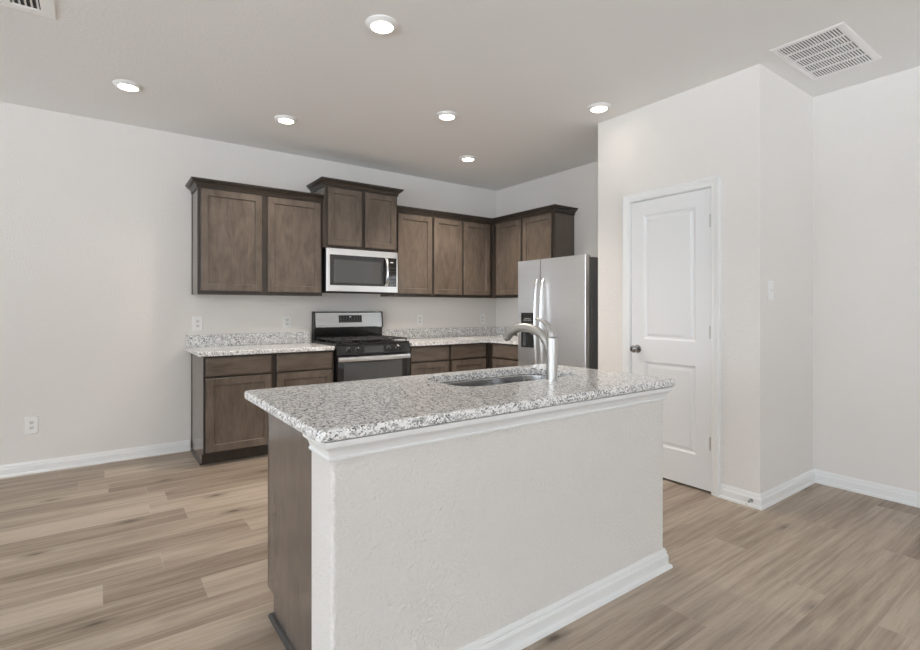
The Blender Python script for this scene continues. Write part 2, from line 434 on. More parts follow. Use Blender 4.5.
# slab front with two raised panels, built facing -y in a local frame then rotated to face -x
wdt = DY1-DY0-2*g_; zb, zt = 0.014, DZ-g_
P1 = (0.104, wdt-0.106, 0.237, 0.840); P2 = (0.104, wdt-0.106, 1.008, 1.926)
def vq(*pts): D.bm.faces.new([D.bm.verts.new(p) for p in pts])
xs = [0, P1[0], P1[1], wdt]; zs = [zb, P1[2], P1[3], P2[2], P2[3], zt]
for i in range(3):
    for j in range(5):
        if i == 1 and j in (1, 3): continue
        vq((xs[i], 0, zs[j]), (xs[i+1], 0, zs[j]), (xs[i+1], 0, zs[j+1]), (xs[i], 0, zs[j+1]))
for p in (P1, P2):
    L = [[(p[0]+i, y, p[2]+i), (p[1]-i, y, p[2]+i), (p[1]-i, y, p[3]-i), (p[0]+i, y, p[3]-i)] for i, y in ((0, 0), (0.004, 0.005), (0.016, 0.011), (0.022, 0.012), (0.040, 0.004), (0.044, 0.003))]
    D.loops(L, cap0=False)
vq((0, 0, zb), (0, 0, zt), (0, 0.035, zt), (0, 0.035, zb)); vq((wdt, 0, zb), (wdt, 0, zt), (wdt, 0.035, zt), (wdt, 0.035, zb))
vq((0, 0, zt), (wdt, 0, zt), (wdt, 0.035, zt), (0, 0.035, zt)); vq((0, 0, zb), (wdt, 0, zb), (wdt, 0.035, zb), (0, 0.035, zb))
vq((0, 0.035, zb), (wdt, 0.035, zb), (wdt, 0.035, zt), (0, 0.035, zt))
bmesh.ops.remove_doubles(D.bm, verts=D.bm.verts, dist=1e-5)
door = D.build('door_1', M['door']); struct(door)
door.location = (sx, DY1-g_, 0); door.rotation_euler = (0, 0, -PI/2)
door['label'] = 'white two-panel pantry door closed in its white casing'
for z in (1.774, 1.031, 0.290):
    h = MB().box(wdt-0.010, wdt+0.002, -0.004, 0.002, z, z+0.088)
    h.lathe([(0.0055, 0), (0.0055, 0.088)], (wdt+0.0015, -0.006, z), 'z', 12)
    h.build('hinge', M['nickel'], door, label='satin metal hinge')
kx, kz = 0.055, 0.930
kn = MB().lathe([(0.030, 0.0), (0.031, -0.004), (0.026, -0.009), (0.012, -0.012), (0.011, -0.030), (0.018, -0.036), (0.026, -0.045), (0.0275, -0.054), (0.024, -0.062), (0.014, -0.067), (0.004, -0.068)], (kx, 0, kz), 'y', 28)
kn.build('door_knob', M['darknickel'], door, label='round satin nickel knob')

# ------------------------------------------------------------------ cabinets
def shaker(x0, x1, z0, z1, name, parent, yf, rail=0.054, t=0.020):
    mb = MB(); y = yf
    mb.rings(x0, x1, z0, z1, [(0, y-0.003), (0, y-t), (0.0025, y-t-0.0025), (rail, y-t-0.0025), (rail+0.004, y-t+0.008), (rail+0.005, y-t+0.009)])
    return mb.build(name, M['wood'], parent, angle=20)
def slab_front(x0, x1, z0, z1, parent, yf, t=0.020):
    mb = MB(); mb.rings(x0, x1, z0, z1, [(0, yf-0.003), (0, yf-t+0.004), (0.003, yf-t), (0.010, yf-t-0.0025), (0.011, yf-t-0.0025)])
    return mb.build('drawer', M['wood_h'], parent, angle=20)
CROWN = [(0,0),(0.010,0),(0.012,0.006),(0.008,0.010),(0.009,0.014),(0.013,0.022),(0.022,0.034),(0.034,0.043),(0.044,0.047),(0.040,0.050),(0.044,0.055),(0.052,0.060),(0.054,0.063),(0.054,0.070),(0,0.070)]
def crown(z, path, side=1):
    return MB().sweep([(d, z+h) for d, h in CROWN], path, side)

def wall_cabinet(label, loc, rot, wd, dp, z0, z1, doors, group, end=None, crown_path=None):
    r = thing('wall_cabinet', label, 'cabinet', loc, rot, group)
    b = MB().box(0, wd, -dp+0.018, -0.002, z0, z1)
    b.build('body', M['wood_panel'], r)
    # face frame: outer stiles, rails and the stile between doors
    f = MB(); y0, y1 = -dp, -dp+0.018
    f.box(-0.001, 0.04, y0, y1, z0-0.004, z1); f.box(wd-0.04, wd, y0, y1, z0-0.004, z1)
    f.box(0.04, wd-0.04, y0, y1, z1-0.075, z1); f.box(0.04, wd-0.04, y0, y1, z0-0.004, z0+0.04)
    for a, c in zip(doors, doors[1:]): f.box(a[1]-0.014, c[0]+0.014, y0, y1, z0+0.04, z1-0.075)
    f.build('face_frame', M['wood_shaded'], r)
    for a in doors: shaker(*a, 'door', r, -dp)
    if end == 'left': MB().box(-0.004, 0, -0.022, -0.002, z0, z1).build('scribe_strip', M['wood_shaded'], r)
    if crown_path: crown_path(r)
    return r
# left of the range
wall_cabinet('brown two-door wall cabinet above the counter left of the stove', (0.672, RY1, 0), 0, 1.056, 0.305, 1.356, 2.287,
    [(0.022, 0.504, 1.383, 2.228), (0.555, 1.036, 1.383, 2.228)], 'upper kitchen cabinets', 'left',
    lambda r: crown(2.234, [(0, -0.002), (0, -0.305), (1.056, -0.305)], 1).build('crown_molding', M['wood_shaded'], r))
# over the microwave, deeper and higher
wall_cabinet('short brown wall cabinet above the microwave, set forward and higher', (1.733, RY1, 0), 0, 0.762, 0.375, 1.814, 2.44,
    [(0.024, 0.361, 1.834, 2.378), (0.399, 0.738, 1.834, 2.378)], 'upper kitchen cabinets', None,
    lambda r: crown(2.384, [(0, -0.002), (0, -0.375), (0.762, -0.375), (0.762, -0.002)], 1).build('crown_molding', M['wood_shaded'], r))
# right of the microwave
CAB_A = wall_cabinet('narrow brown single-door wall cabinet touching the right side of the microwave', (2.497, RY1, 0), 0, 0.470, 0.305, 1.364, 2.287,
    [(0.038, 0.456, 1.391, 2.228)], 'upper kitchen cabinets')
CAB_B = wall_cabinet('brown two-door wall cabinet on the back wall beside the room corner', (2.969, RY1, 0), 0, 0.862, 0.305, 1.364, 2.287,
    [(0.013, 0.390, 1.391, 2.228), (0.418, 0.801, 1.391, 2.228)], 'upper kitchen cabinets')
CAB_C = wall_cabinet('brown two-door wall cabinet on the side wall above the refrigerator', (RX1, 4.610, 0), -PI/2, 0.990, 0.305, 1.364, 2.287,
    [(0.075, 0.498, 1.391, 2.228), (0.533, 0.963, 1.391, 2.228)], 'upper kitchen cabinets')
CR_PATH = [(2.497, RY1-0.305), (2.968, RY1-0.305), (RX1-0.305, RY1-0.305), (RX1-0.305, 3.620), (RX1-0.002, 3.620)]
for r, i0, i1 in ((CAB_A, 0, 1), (CAB_B, 1, 2), (CAB_C, 2, 4)):
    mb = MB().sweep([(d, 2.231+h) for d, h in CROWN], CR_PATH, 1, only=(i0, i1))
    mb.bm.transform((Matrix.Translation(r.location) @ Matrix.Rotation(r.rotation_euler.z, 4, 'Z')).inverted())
    mb.build('crown_molding', M['wood_shaded'], r)

CT, CB = 0.898, 0.862      # worktop top and underside
def base_cabinet(label, loc, rot, wd, dp, cols, group, end=None, mid=True):
    r = thing('base_cabinet', label, 'cabinet', loc, rot, group)
    prof = [(-0.002, 0), (-dp+0.086, 0), (-dp+0.086, 0.095), (-dp+0.018, 0.095), (-dp+0.018, CB), (-0.002, CB)]
    MB().extrude_x(prof, 0, wd).build('body', M['wood_panel'], r)
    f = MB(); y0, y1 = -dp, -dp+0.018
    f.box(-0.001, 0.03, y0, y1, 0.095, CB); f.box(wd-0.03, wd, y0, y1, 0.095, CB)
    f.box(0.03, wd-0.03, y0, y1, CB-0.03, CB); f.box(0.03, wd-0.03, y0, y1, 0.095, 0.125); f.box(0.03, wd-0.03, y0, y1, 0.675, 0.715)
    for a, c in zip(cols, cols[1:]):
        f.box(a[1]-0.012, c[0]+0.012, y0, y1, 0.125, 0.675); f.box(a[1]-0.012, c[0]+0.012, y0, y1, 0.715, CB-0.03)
    f.build('face_frame', M['wood_shaded'], r)
    MB().box(0.0, wd, -dp+0.080, -dp+0.0855, 0.0, 0.094).build('toe_kick', M['wood_shaded'], r)
    for x0, x1 in cols:
        slab_front(x0, x1, 0.703, 0.848, r, -dp)
        shaker(x0, x1, 0.112, 0.688, 'door', r, -dp)
    if end == 'left':
        MB().box(-0.004, 0, -0.022, -0.002, 0.02, CB).build('scribe_strip', M['wood_shaded'], r)
        MB().sweep([(0, 0), (0.014, 0), (0.013, 0.008), (0.008, 0.015), (0, 0.018)], [(0, -0.03), (0, -dp+0.082)], 1).build('shoe_molding', M['wood_shaded'], r)
    return r
base_cabinet('brown base cabinet with two drawers under the left granite counter', (0.668, RY1, 0), 0, 1.056, 0.610,
    [(0.014, 0.506), (0.551, 1.036)], 'base kitchen cabinets', 'left')
base_cabinet('brown base cabinet with two drawers between the stove and the corner', (2.500, RY1, 0), 0, 1.026, 0.610,
    [(0.012, 0.468), (0.506, 0.962)], 'base kitchen cabinets')
base_cabinet('brown base cabinet on the side wall between the corner and the refrigerator', (RX1, 4.306, 0), -PI/2, 0.664, 0.610,
    [(0.075, 0.640)], 'base kitchen cabinets')

# worktops with backsplash
o = (0.635, RY1, CB)
r = thing('worktop', 'speckled granite countertop left of the stove with low backsplash', 'countertop', o, 0, 'granite countertops')
MB().prism([(0.626, RY1-0.002), (0.626, 4.275), (0.638, 4.262), (1.715, 4.262), (1.715, RY1-0.002)], CB+0.001, CT, 0.005, 3).build('slab', M['granite'], r, o)
MB().box(0.626, 1.715, RY1-0.024, RY1-0.002, CT, 1.004, 0.003).build('backsplash', M['granite'], r, o)
o = (2.497, RY1, CB)
r = thing('worktop', 'speckled granite countertop right of the stove turning the room corner', 'countertop', o, 0, 'granite countertops')
MB().prism([(2.499, RY1-0.002), (2.499, 4.262), (3.490, 4.262), (3.490, 3.626), (RX1-0.002, 3.626), (RX1-0.002, RY1-0.002)], CB+0.001, CT, 0.005, 3).build('slab', M['granite'], r, o)
MB().box(2.499, RX1-0.002, RY1-0.024, RY1-0.002, CT, 1.004, 0.003).build('backsplash', M['granite'], r, o)
MB().box(RX1-0.024, RX1-0.002, 3.626, RY1-0.025, CT, 1.004, 0.003).build('backsplash', M['granite'], r, o)

# ------------------------------------------------------------------ gas range
o = (2.112, RY1, 0)
R0, R1 = 1.731, 2.480
YF = 4.284
rg = thing('gas_range', 'stainless and black gas stove between the brown base cabinets', 'stove', o)
MB().box(R0, R1, YF, 4.900, 0.045, 0.900).build('body', M['black'], rg, o)
# cooktop with raised rim and front lip
mb = MB(); mb.box(R0-0.004, R1+0.004, YF-0.018, 4.895, 0.900, 0.918, 0.006)
mb.build('cooktop', M['black'], rg, o)
for bx_, by_, rr in ((1.90, 4.43, 0.048), (1.90, 4.70, 0.040), (2.325, 4.43, 0.055), (2.325, 4.70, 0.036), (2.112, 4.565, 0.045)):
    MB().lathe([(rr, 0), (rr, 0.006), (rr*0.82, 0.008), (rr*0.82, 0.016), (rr*0.7, 0.019), (0.004, 0.019)], (bx_, by_, 0.918), 'z', 24).build('burner', M['castiron'], rg, o)
for gx0, gx1 in ((1.752, 1.988), (1.994, 2.230), (2.236, 2.472)):
    mb = MB(); zt_ = 0.950; bw = 0.006
    def bar(xa, xb, ya, yb, za=0.938, zb_=zt_): mb.box(xa, xb, ya, yb, za, zb_, 0.002, 1)
    ya, yb = 4.300, 4.830
    bar(gx0, gx0+2*bw, ya, yb); bar(gx1-2*bw, gx1, ya, yb)
    bar(gx0+2*bw, gx1-2*bw, ya, ya+2*bw); bar(gx0+2*bw, gx1-2*bw, yb-2*bw, yb); bar(gx0+2*bw, gx1-2*bw, 4.559, 4.571)
    cx_ = (gx0+gx1)/2; bar(cx_-bw, cx_+bw, ya+2*bw, 4.395); bar(cx_-bw, cx_+bw, 4.470, 4.559); bar(cx_-bw, cx_+bw, 4.571, 4.665); bar(cx_-bw, cx_+bw, 4.735, yb-2*bw)
    for yc in (4.43, 4.70):
        bar(gx0+2*bw, cx_-0.035, yc-bw, yc+bw); bar(cx_+0.035, gx1-2*bw, yc-bw, yc+bw)
    for fx_ in (gx0+bw, gx1-bw):
        for fy_ in (ya+bw, yb-bw, 4.565): mb.box(fx_-0.005, fx_+0.005, fy_-0.005, fy_+0.005, 0.918, 0.939)
    mb.build('grate', M['castiron'], rg, o)
# slanted control panel with knobs
MB().extrude_x([(YF, 0.806), (YF-0.030, 0.814), (YF-0.016, 0.899), (YF, 0.8995)], R0, R1).build('control_panel', M['black'], rg, o)
MB().extrude_x([(YF-0.0265, 0.826), (YF-0.0290, 0.826), (YF-0.0198, 0.884), (YF-0.0173, 0.884)], 2.00, 2.195).build('trim_plate', plain('dark_steel_plate', g(0.10), 0.3, 0.8), rg, o, label='dark steel plate between the knobs')
for kx_ in (1.843, 1.936, 2.250, 2.350):
    mb = MB().lathe([(0.024, 0.0), (0.024, -0.006), (0.019, -0.010), (0.017, -0.030), (0.013, -0.034), (0.003, -0.034)], (kx_, YF-0.022, 0.856), 'y', 24)
    mb.box(kx_-0.003, kx_+0.003, YF-0.022-0.037, YF-0.022-0.030, 0.842, 0.870)
    kb = mb.build('knob', M['blackplastic'], rg, o)
    mb = MB(); n_ = 28
    mb.lathe([(0.0255, 0.0), (0.0265, -0.004), (0.0245, -0.006), (0.0242, 0.0)], (kx_, YF-0.022, 0.856), 'y', n_, False, False)
    mb.build('knob_ring', M['darknickel'], kb, o)
# oven door
dr = MB(); dr.box(R0+0.004, R1-0.004, YF-0.034, YF-0.001, 0.235, 0.802, 0.004)
dr = dr.build('oven_door', M['glass_black'], rg, o)
MB().rings(1.795, 2.385, 0.395, 0.735, [(0, YF-0.0335), (0, YF-0.0352), (0.004, YF-0.0358), (0.005, YF-0.0358)]).build('oven_window', M['window_tint'], dr, o)
n = 14; pts = []; 
hb = MB()
L = []
for i in range(n+1):
    x = R0+0.006+(R1-R0-0.012)*i/n; b_ = 0.012*math.sin(PI*i/n)**0.7 if 0 < i < n else 0
    y = YF-0.046-b_
    L.append([(x, y, 0.752), (x, y-0.006, 0.756), (x, y-0.008, 0.774), (x, y-0.006, 0.792), (x, y, 0.796), (x, y+0.008, 0.794), (x, y+0.008, 0.754)])
hb.loops(L)
for xx in (R0+0.012, R1-0.040): hb.box(xx, xx+0.028, YF-0.044, YF-0.033, 0.758, 0.790)
hb.build('handle', M['steel_bright'], dr, o)
dw = MB().box(R0+0.004, R1-0.004, YF-0.030, YF-0.001, 0.060, 0.225, 0.004).build('storage_drawer', M['steel'], rg, o)
for xx in (R0+0.03, R1-0.07):
    for yy in (YF+0.04, 4.82): MB().lathe([(0.018, 0), (0.018, 0.046)], (xx+0.02, yy, 0), 'z', 12).build('foot', M['blackplastic'], rg, o)
# backguard
bgp = MB().extrude_x([(4.895, 0.918), (4.852, 0.918), (4.846, 1.045), (4.895, 1.045)], R0+0.004, R1-0.004).build('back_riser', M['black'], rg, o)
bgd = MB().extrude_x([(4.900, 1.040), (4.828, 1.040), (4.824, 1.048), (4.840, 1.192), (4.848, 1.202), (4.900, 1.202)], R0+0.012, R1-0.012).build('backguard', M['steel_grey'], rg, o)
for xx in (R0, R1-0.012):
    MB().extrude_x([(4.902, 0.915), (4.846, 0.915), (4.840, 1.035), (4.820, 1.040), (4.836, 1.196), (4.846, 1.206), (4.902, 1.206)], xx, xx+0.012).build('backguard_end', M['blackplastic'], bgd, o)
def bgface(z, e=0.0): return 4.824+(z-1.048)*0.016/0.144-e
MB().extrude_x([(bgface(1.092)+0.002, 1.092), (bgface(1.092, 0.0015), 1.092), (bgface(1.166, 0.0015), 1.166), (bgface(1.166)+0.002, 1.166)], 1.985, 2.238).build('display', M['screen'], bgd, o)
mk = MB()
for i in range(8):
    for j in range(3):
        if (i, j) in ((3, 2), (4, 2)): continue
        x = 2.000+i*0.029; z = 1.102+j*0.021
        mk.extrude_x([(bgface(z, 0.0022), z), (bgface(z+0.006, 0.0022), z+0.006), (bgface(z+0.006, 0.0012), z+0.006), (bgface(z, 0.0012), z)], x+0.004, x+0.017)
mk.build('keypad', plain('grey_key_print', g(0.16), 0.5), bgd, o)
mk = MB()
mk.extrude_x([(bgface(1.144, 0.0022), 1.144), (bgface(1.156, 0.0022), 1.156), (bgface(1.156, 0.0012), 1.156), (bgface(1.144, 0.0012), 1.144)], 2.098, 2.122)
mk.build('clock_readout', M['print'], bgd, o)

# ------------------------------------------------------------------ microwave
o = (2.114, RY1, 1.40)
X0, X1, MZ0, MZ1, MY = 1.743, 2.498, 1.394, 1.808, 4.530
mw = thing('microwave_oven', 'stainless microwave mounted under the short cabinet above the stove', 'microwave', o)
MB().box(X0+0.006, X1-0.006, MY+0.032, RY1-0.004, MZ0, MZ1-0.002).build('body', M['blackplastic'], mw, o)
dm = MB(); dm.rings(X0, 2.392, MZ0+0.004, MZ1-0.001, [(0, MY+0.031), (0, MY+0.003), (0.003, MY), (0.010, MY)])
dm = dm.build('door', M['steel'], mw, o)
MB().box(X0+0.030, 2.392, MY-0.003, MY+0.001, 1.456, 1.746, 0.001, 1).build('door_glass', M['glass_black'], dm, o)
MB().box(X0+0.070, 2.310, MY-0.0042, MY-0.002, 1.480, 1.700, 0.0008, 1).build('door_window', M['window_tint'], dm, o)
cp = MB(); cp.rings(2.393, X1, MZ0+0.004, MZ1-0.001, [(0, MY+0.031), (0, MY+0.003), (0.003, MY), (0.010, MY)])
cp = cp.build('control_panel', M['steel'], mw, o)
MB().box(2.393, X1-0.018, MY-0.003, MY+0.001, 1.456, 1.746, 0.001, 1).build('keypad', M['glass_black'], cp, o)
KEYM = plain('faint_key_print', g(0.14), 0.5)
for i in range(3):
    for j in range(6):
        MB().box(2.408+i*0.022, 2.408+i*0.022+0.012, MY-0.0036, MY-0.0025, 1.476+j*0.033, 1.482+j*0.033).build('key', KEYM, cp, o)
MB().box(2.410, 2.444, MY-0.0036, MY-0.0025, 1.694, 1.708).build('clock_readout', M['print'], cp, o)
hb = MB(); L = []
for i in range(17):
    tt = i/16; z = 1.458+0.284*tt; b_ = 0.040*math.sin(PI*tt)**0.55 if 0 < i < 16 else 0.0
    y = MY-0.006-b_
    L.append([(2.345, y, z), (2.349, y-0.010, z), (2.359, y-0.014, z), (2.370, y-0.010, z), (2.374, y, z), (2.370, y+0.006, z), (2.349, y+0.006, z)])
hb.loops(L); hb.build('handle', M['steel_bright'], dm, o)
MB().box(X0+0.010, X1-0.010, MY+0.036, MY+0.30, MZ0-0.004, MZ0, 0.0).build('vent_screen', M['darkgap'], mw, o)

# ------------------------------------------------------------------ refrigerator
o = (3.74, 3.18, 0)
FX = 3.302
F0, F1, FS = 2.768, 3.594, 3.296
fr = thing('refrigerator', 'tall stainless side-by-side refrigerator with black ice dispenser beside the pantry wall', 'refrigerator', o)
MB().box(FX+0.068, RX1-0.035, F0+0.004, F1-0.004, 0.030, 1.672, 0.003).build('cabinet', M['grey_side'], fr, o)
MB().box(FX+0.056, FX+0.068, F0+0.012, F1-0.012, 0.06, 1.668).build('gasket', M['darkgap'], fr, o)
MB().box(FX+0.045, FX+0.068, F0+0.010, F1-0.010, 0.012, 0.058).build('kick_grille', M['darkgap'], fr, o)
for yy in (F0+0.06, F1-0.06):
    MB().box(FX+0.012, FX+0.110, yy-0.022, yy+0.022, 1.673, 1.690, 0.004).build('hinge_cover', M['grey_side'], fr, o)
    for xx in (FX+0.12, RX1-0.12): MB().lathe([(0.02, 0), (0.02, 0.031)], (xx, yy, 0), 'z', 12).build('foot', M['blackplastic'], fr, o)
def fdoor(y0, y1, name, hole=None):
    mb = MB()
    if not hole:
        prof = rrect(FX, FX+0.055, y0, y1, 0.006, 3)
        mb.loops([[(x, y, 0.066) for x, y in prof], [(x, y, 1.688) for x, y in prof]])
    else:
        hy0, hy1, hz0, hz1 = hole
        mb.box(FX, FX+0.055, y0, hy0, 0.066, 1.688); mb.box(FX, FX+0.055, hy1, y1, 0.066, 1.688)
        mb.box(FX, FX+0.055, hy0, hy1, 0.066, hz0); mb.box(FX, FX+0.055, hy0, hy1, hz1, 1.688)
        bmesh.ops.remove_doubles(mb.bm, verts=mb.bm.verts, dist=1e-6)
    return mb.build(name, M['steel'], fr, o)
H = (3.386, 3.541, 0.873, 1.188)
fz = fdoor(FS+0.003, F1, 'freezer_door', H)
fd = fdoor(F0, FS-0.003, 'fridge_door')
dp = MB()      # dispenser: bezel, niche, controls
dp.box(FX-0.004, FX+0.004, H[0]-0.006, H[0]+0.006, H[2]-0.006, H[3]+0.006); dp.box(FX-0.004, FX+0.004, H[1]-0.006, H[1]+0.006, H[2]-0.006, H[3]+0.006)
dp.box(FX-0.004, FX+0.004, H[0]+0.006, H[1]-0.006, H[2]-0.006, H[2]+0.008); dp.box(FX-0.004, FX+0.004, H[0]+0.006, H[1]-0.006, H[3]-0.006, H[3]+0.006)
dp.box(FX+0.048, FX+0.054, H[0]+0.001, H[1]-0.001, H[2]+0.001, H[3]-0.001)
di = dp.build('ice_dispenser', M['blackplastic'], fz, o)
mb = MB(); mb.box(FX-0.002, FX+0.047, H[0]+0.007, H[1]-0.007, 1.095, H[3]-0.007, 0.004); mb.build('dispenser_panel', plain('dark_grey_panel', g(0.022), 0.35), fz, o)
mb = MB()
for k_, (ya, wd_) in enumerate(((3.410, 0.016), (3.434, 0.022), (3.464, 0.016), (3.488, 0.022))): mb.box(FX-0.0032, FX-0.0018, ya, ya+wd_, 1.122, 1.127)
mb.box(FX-0.0032, FX-0.0018, 3.42, 3.50, 1.136, 1.141)
mb.build('dispenser_print', M['print'], fz, o)
MB().lathe([(0.016, 0), (0.014, -0.05), (0.010, -0.06)], (FX+0.022, 3.430, 1.095), 'z', 16).build('dispenser_spout', plain('grey_spout', g(0.35), 0.3), fz, o)
MB().box(FX+0.028, FX+0.034, 3.412, 3.448, 0.985, 1.040, 0.002).build('dispenser_paddle', plain('grey_paddle', g(0.22), 0.3), fz, o)
for yy, par in ((3.324, fz), (3.247, fd)):
    hb = MB(); L = []
    for i in range(25):
        tt = i/24; z = 0.700+0.805*tt; b_ = 0.006+0.036*math.sin(PI*tt)**0.35 if 0 < i < 24 else 0.004
        x = FX-b_; hw = 0.011
        L.append([(x, yy-hw, z), (x-0.010, yy-hw*0.8, z), (x-0.014, yy, z), (x-0.010, yy+hw*0.8, z), (x, yy+hw, z), (x+0.004, yy+hw*0.7, z), (x+0.004, yy-hw*0.7, z)])
    hb.loops(L); hb.build('handle', M['steel_bright'], par, o)

# ------------------------------------------------------------------ island
KX0, KX1, KY0, KY1 = 0.537, 2.187, 1.360, 1.533
o = (1.36, 1.45, 0)
kw = thing('island_half_wall', 'off-white textured half wall carrying the front of the granite island', 'half wall', o)
pl = rrect(KX0, KX1, KY0, KY1, 0.014, 5)
mb = MB(); mb.loops([[(x, y, 0) for x, y in pl], [(x, y, CB) for x, y in pl]]); mb.build('wall_body', M['halfwall'], kw, o)
COVE = [(0, 0.801), (0.011, 0.801), (0.013, 0.807), (0.009, 0.811), (0.010, 0.817), (0.014, 0.828), (0.021, 0.837), (0.029, 0.842), (0.031, 0.846), (0.031, CB-0.001), (0, CB-0.001)]
cpath = [(KX0, KY1-0.02), (KX0, KY0), (KX1, KY0), (KX1, KY1-0.02)]
path = [(KX0, KY1), (KX0, KY0), (KX1, KY0), (KX1, KY1)]
MB().sweep(COVE, cpath, 1).build('cove_molding', M['trim'], kw, o, label='white cove molding under the granite')
MB().sweep(BASE, path, 1).build('baseboard', M['trim'], kw, o, label='white baseboard with shoe molding')
# cabinets behind the half wall (doors face the range)
IX0, IX1, IY0, IY1 = 0.570, 2.150, KY1, 2.155
r = thing('island_cabinet', 'brown island base cabinet with plain dark end panel behind the half wall', 'cabinet', (IX1, IY0, 0), PI)
wd_, dp_ = IX1-IX0, IY1-0.020-IY0
prof = [(-0.001, 0), (-dp_+0.084, 0), (-dp_+0.084, 0.090), (-dp_+0.018, 0.090), (-dp_+0.018, CB), (-0.001, CB)]
# open box so that the sink can hang inside: panels only
mb = MB(); mb.extrude_x(prof, wd_-0.018, wd_); mb.build('end_panel', M['wood_panel'], r)
mb = MB(); mb.extrude_x(prof, 0, 0.018); mb.build('end_panel', M['wood_panel'], r)
mb = MB(); mb.box(0.018, wd_-0.018, -0.020, -0.001, 0, CB); mb.box(0.018, wd_-0.018, -dp_+0.018, -0.020, 0.090, 0.108); mb.build('body', M['wood_shaded'], r)
f = MB(); y0, y1 = -dp_, -dp_+0.018
cols = [(0.015, 0.510), (0.545, 1.035), (1.070, wd_-0.015)]
f.box(0, 0.03, y0, y1, 0.09, CB); f.box(wd_-0.03, wd_, y0, y1, 0.09, CB); f.box(0.03, wd_-0.03, y0, y1, CB-0.03, CB); f.box(0.03, wd_-0.03, y0, y1, 0.09, 0.12); f.box(0.03, wd_-0.03, y0, y1, 0.675, 0.715)
for a, c in zip(cols, cols[1:]):
    f.box(a[1]-0.012, c[0]+0.012, y0, y1, 0.12, 0.675); f.box(a[1]-0.012, c[0]+0.012, y0, y1, 0.715, CB-0.03)
f.build('face_frame', M['wood_shaded'], r)
MB().box(0.018, wd_-0.018, -dp_+0.078, -dp_+0.084, 0, 0.089).build('toe_kick', M['wood_shaded'], r)
for x0, x1 in cols:
    slab_front(x0, x1, 0.703, 0.848, r, -dp_); shaker(x0, x1, 0.108, 0.688, 'door', r, -dp_)
SH = [(0, 0), (0.017, 0), (0.017, 0.006), (0.014, 0.013), (0.008, 0.018), (0, 0.020)]
MB().sweep(SH, [(wd_, -0.002), (wd_, -dp_+0.084), (0.0, -dp_+0.084)], -1).build('shoe_molding', M['shoe'], r, label='charcoal shoe molding along the floor')

# island worktop with sink cut-out
TX0, TX1, TY0, TY1 = 0.485, 2.232, 1.322, 2.172
SX0, SX1, SY0, SY1 = 1.255, 2.020, 1.690, 2.075
o = (1.36, 1.75, CB)
r = thing('worktop', 'large speckled granite island countertop with undermount sink cut-out', 'countertop', o, 0, 'granite countertops')
mb = MB(); bm = mb.bm
outer = [(0.010, CB+0.001), (0.003, CB+0.003), (0.0, CB+0.009), (0.0, CT-0.009), (0.003, CT-0.003), (0.009, CT)]
NR = 6
def orr(i):
    pts = []
    for cx_, cy_, a0, rr in ((TX1, TY0, -PI/2, 0.018), (TX1, TY1, 0, 0.012), (TX0, TY1, PI/2, 0.012), (TX0, TY0, PI, 0.026)):
        sx_, sy_ = (1 if cx_ == TX1 else -1), (1 if cy_ == TY1 else -1)
        ccx, ccy = cx_-sx_*(rr), cy_-sy_*(rr)
        for k_ in range(NR+1):
            a_ = a0+PI/2*k_/NR; pts.append((ccx+(rr-i)*math.cos(a_), ccy+(rr-i)*math.sin(a_)))
    return pts
OL = [[bm.verts.new((x, y, z)) for x, y in orr(i)] for i, z in outer]
hole = [(0.0, CB+0.001), (0.0, CT-0.005), (-0.003, CT)]
HL = [[bm.verts.new((x, y, z)) for x, y in rrect(SX0+i, SX1-i, SY0+i, SY1-i, 0.11, NR)] for i, z in hole]
for LL in (OL, HL):
    for a, b in zip(LL, LL[1:]):
        for i in range(len(a)): bm.faces.new((a[i], a[(i+1) % len(a)], b[(i+1) % len(a)], b[i]))
def ring_fill(A, B):
    for i in range(len(A)): bm.faces.new((A[i], A[(i+1) % len(A)], B[(i+1) % len(B)], B[i]))
ring_fill(OL[-1], HL[-1]); ring_fill(OL[0], HL[0])
mb.build('slab', M['granite'], r, o)

o = ((SX0+SX1)/2, (SY0+SY1)/2, CB-0.22)
r = thing('kitchen_sink', 'stainless undermount sink basin set in the island countertop', 'sink', o)
mb = MB()
def srr(i, rr=0.11): return rrect(SX0+i, SX1-i, SY0+i, SY1-i, rr, 8)
zr = CB-0.0005
Ls = [(-0.022, zr-0.002, 0.12), (-0.022, zr, 0.12), (0.004, zr, 0.11), (0.008, zr-0.006, 0.107), (0.016, zr-0.14, 0.10), (0.024, zr-0.175, 0.09), (0.050, zr-0.188, 0.07), (0.150, zr-0.193, 0.03)]
Lo = [[(x, y, z) for x, y in srr(i, rr)] for i, z, rr in Ls]
mb.loops(Lo, cap0=False)
mb.build('basin', M['steel_sink'], r, o, angle=50)
MB().lathe([(0.042, 0.0005), (0.042, 0.003), (0.034, 0.003), (0.028, 0.001), (0.004, 0.001)], ((SX0+SX1)/2, (SY0+SY1)/2, zr-0.193), 'z', 28).build('drain', M['nickel'], r, o)

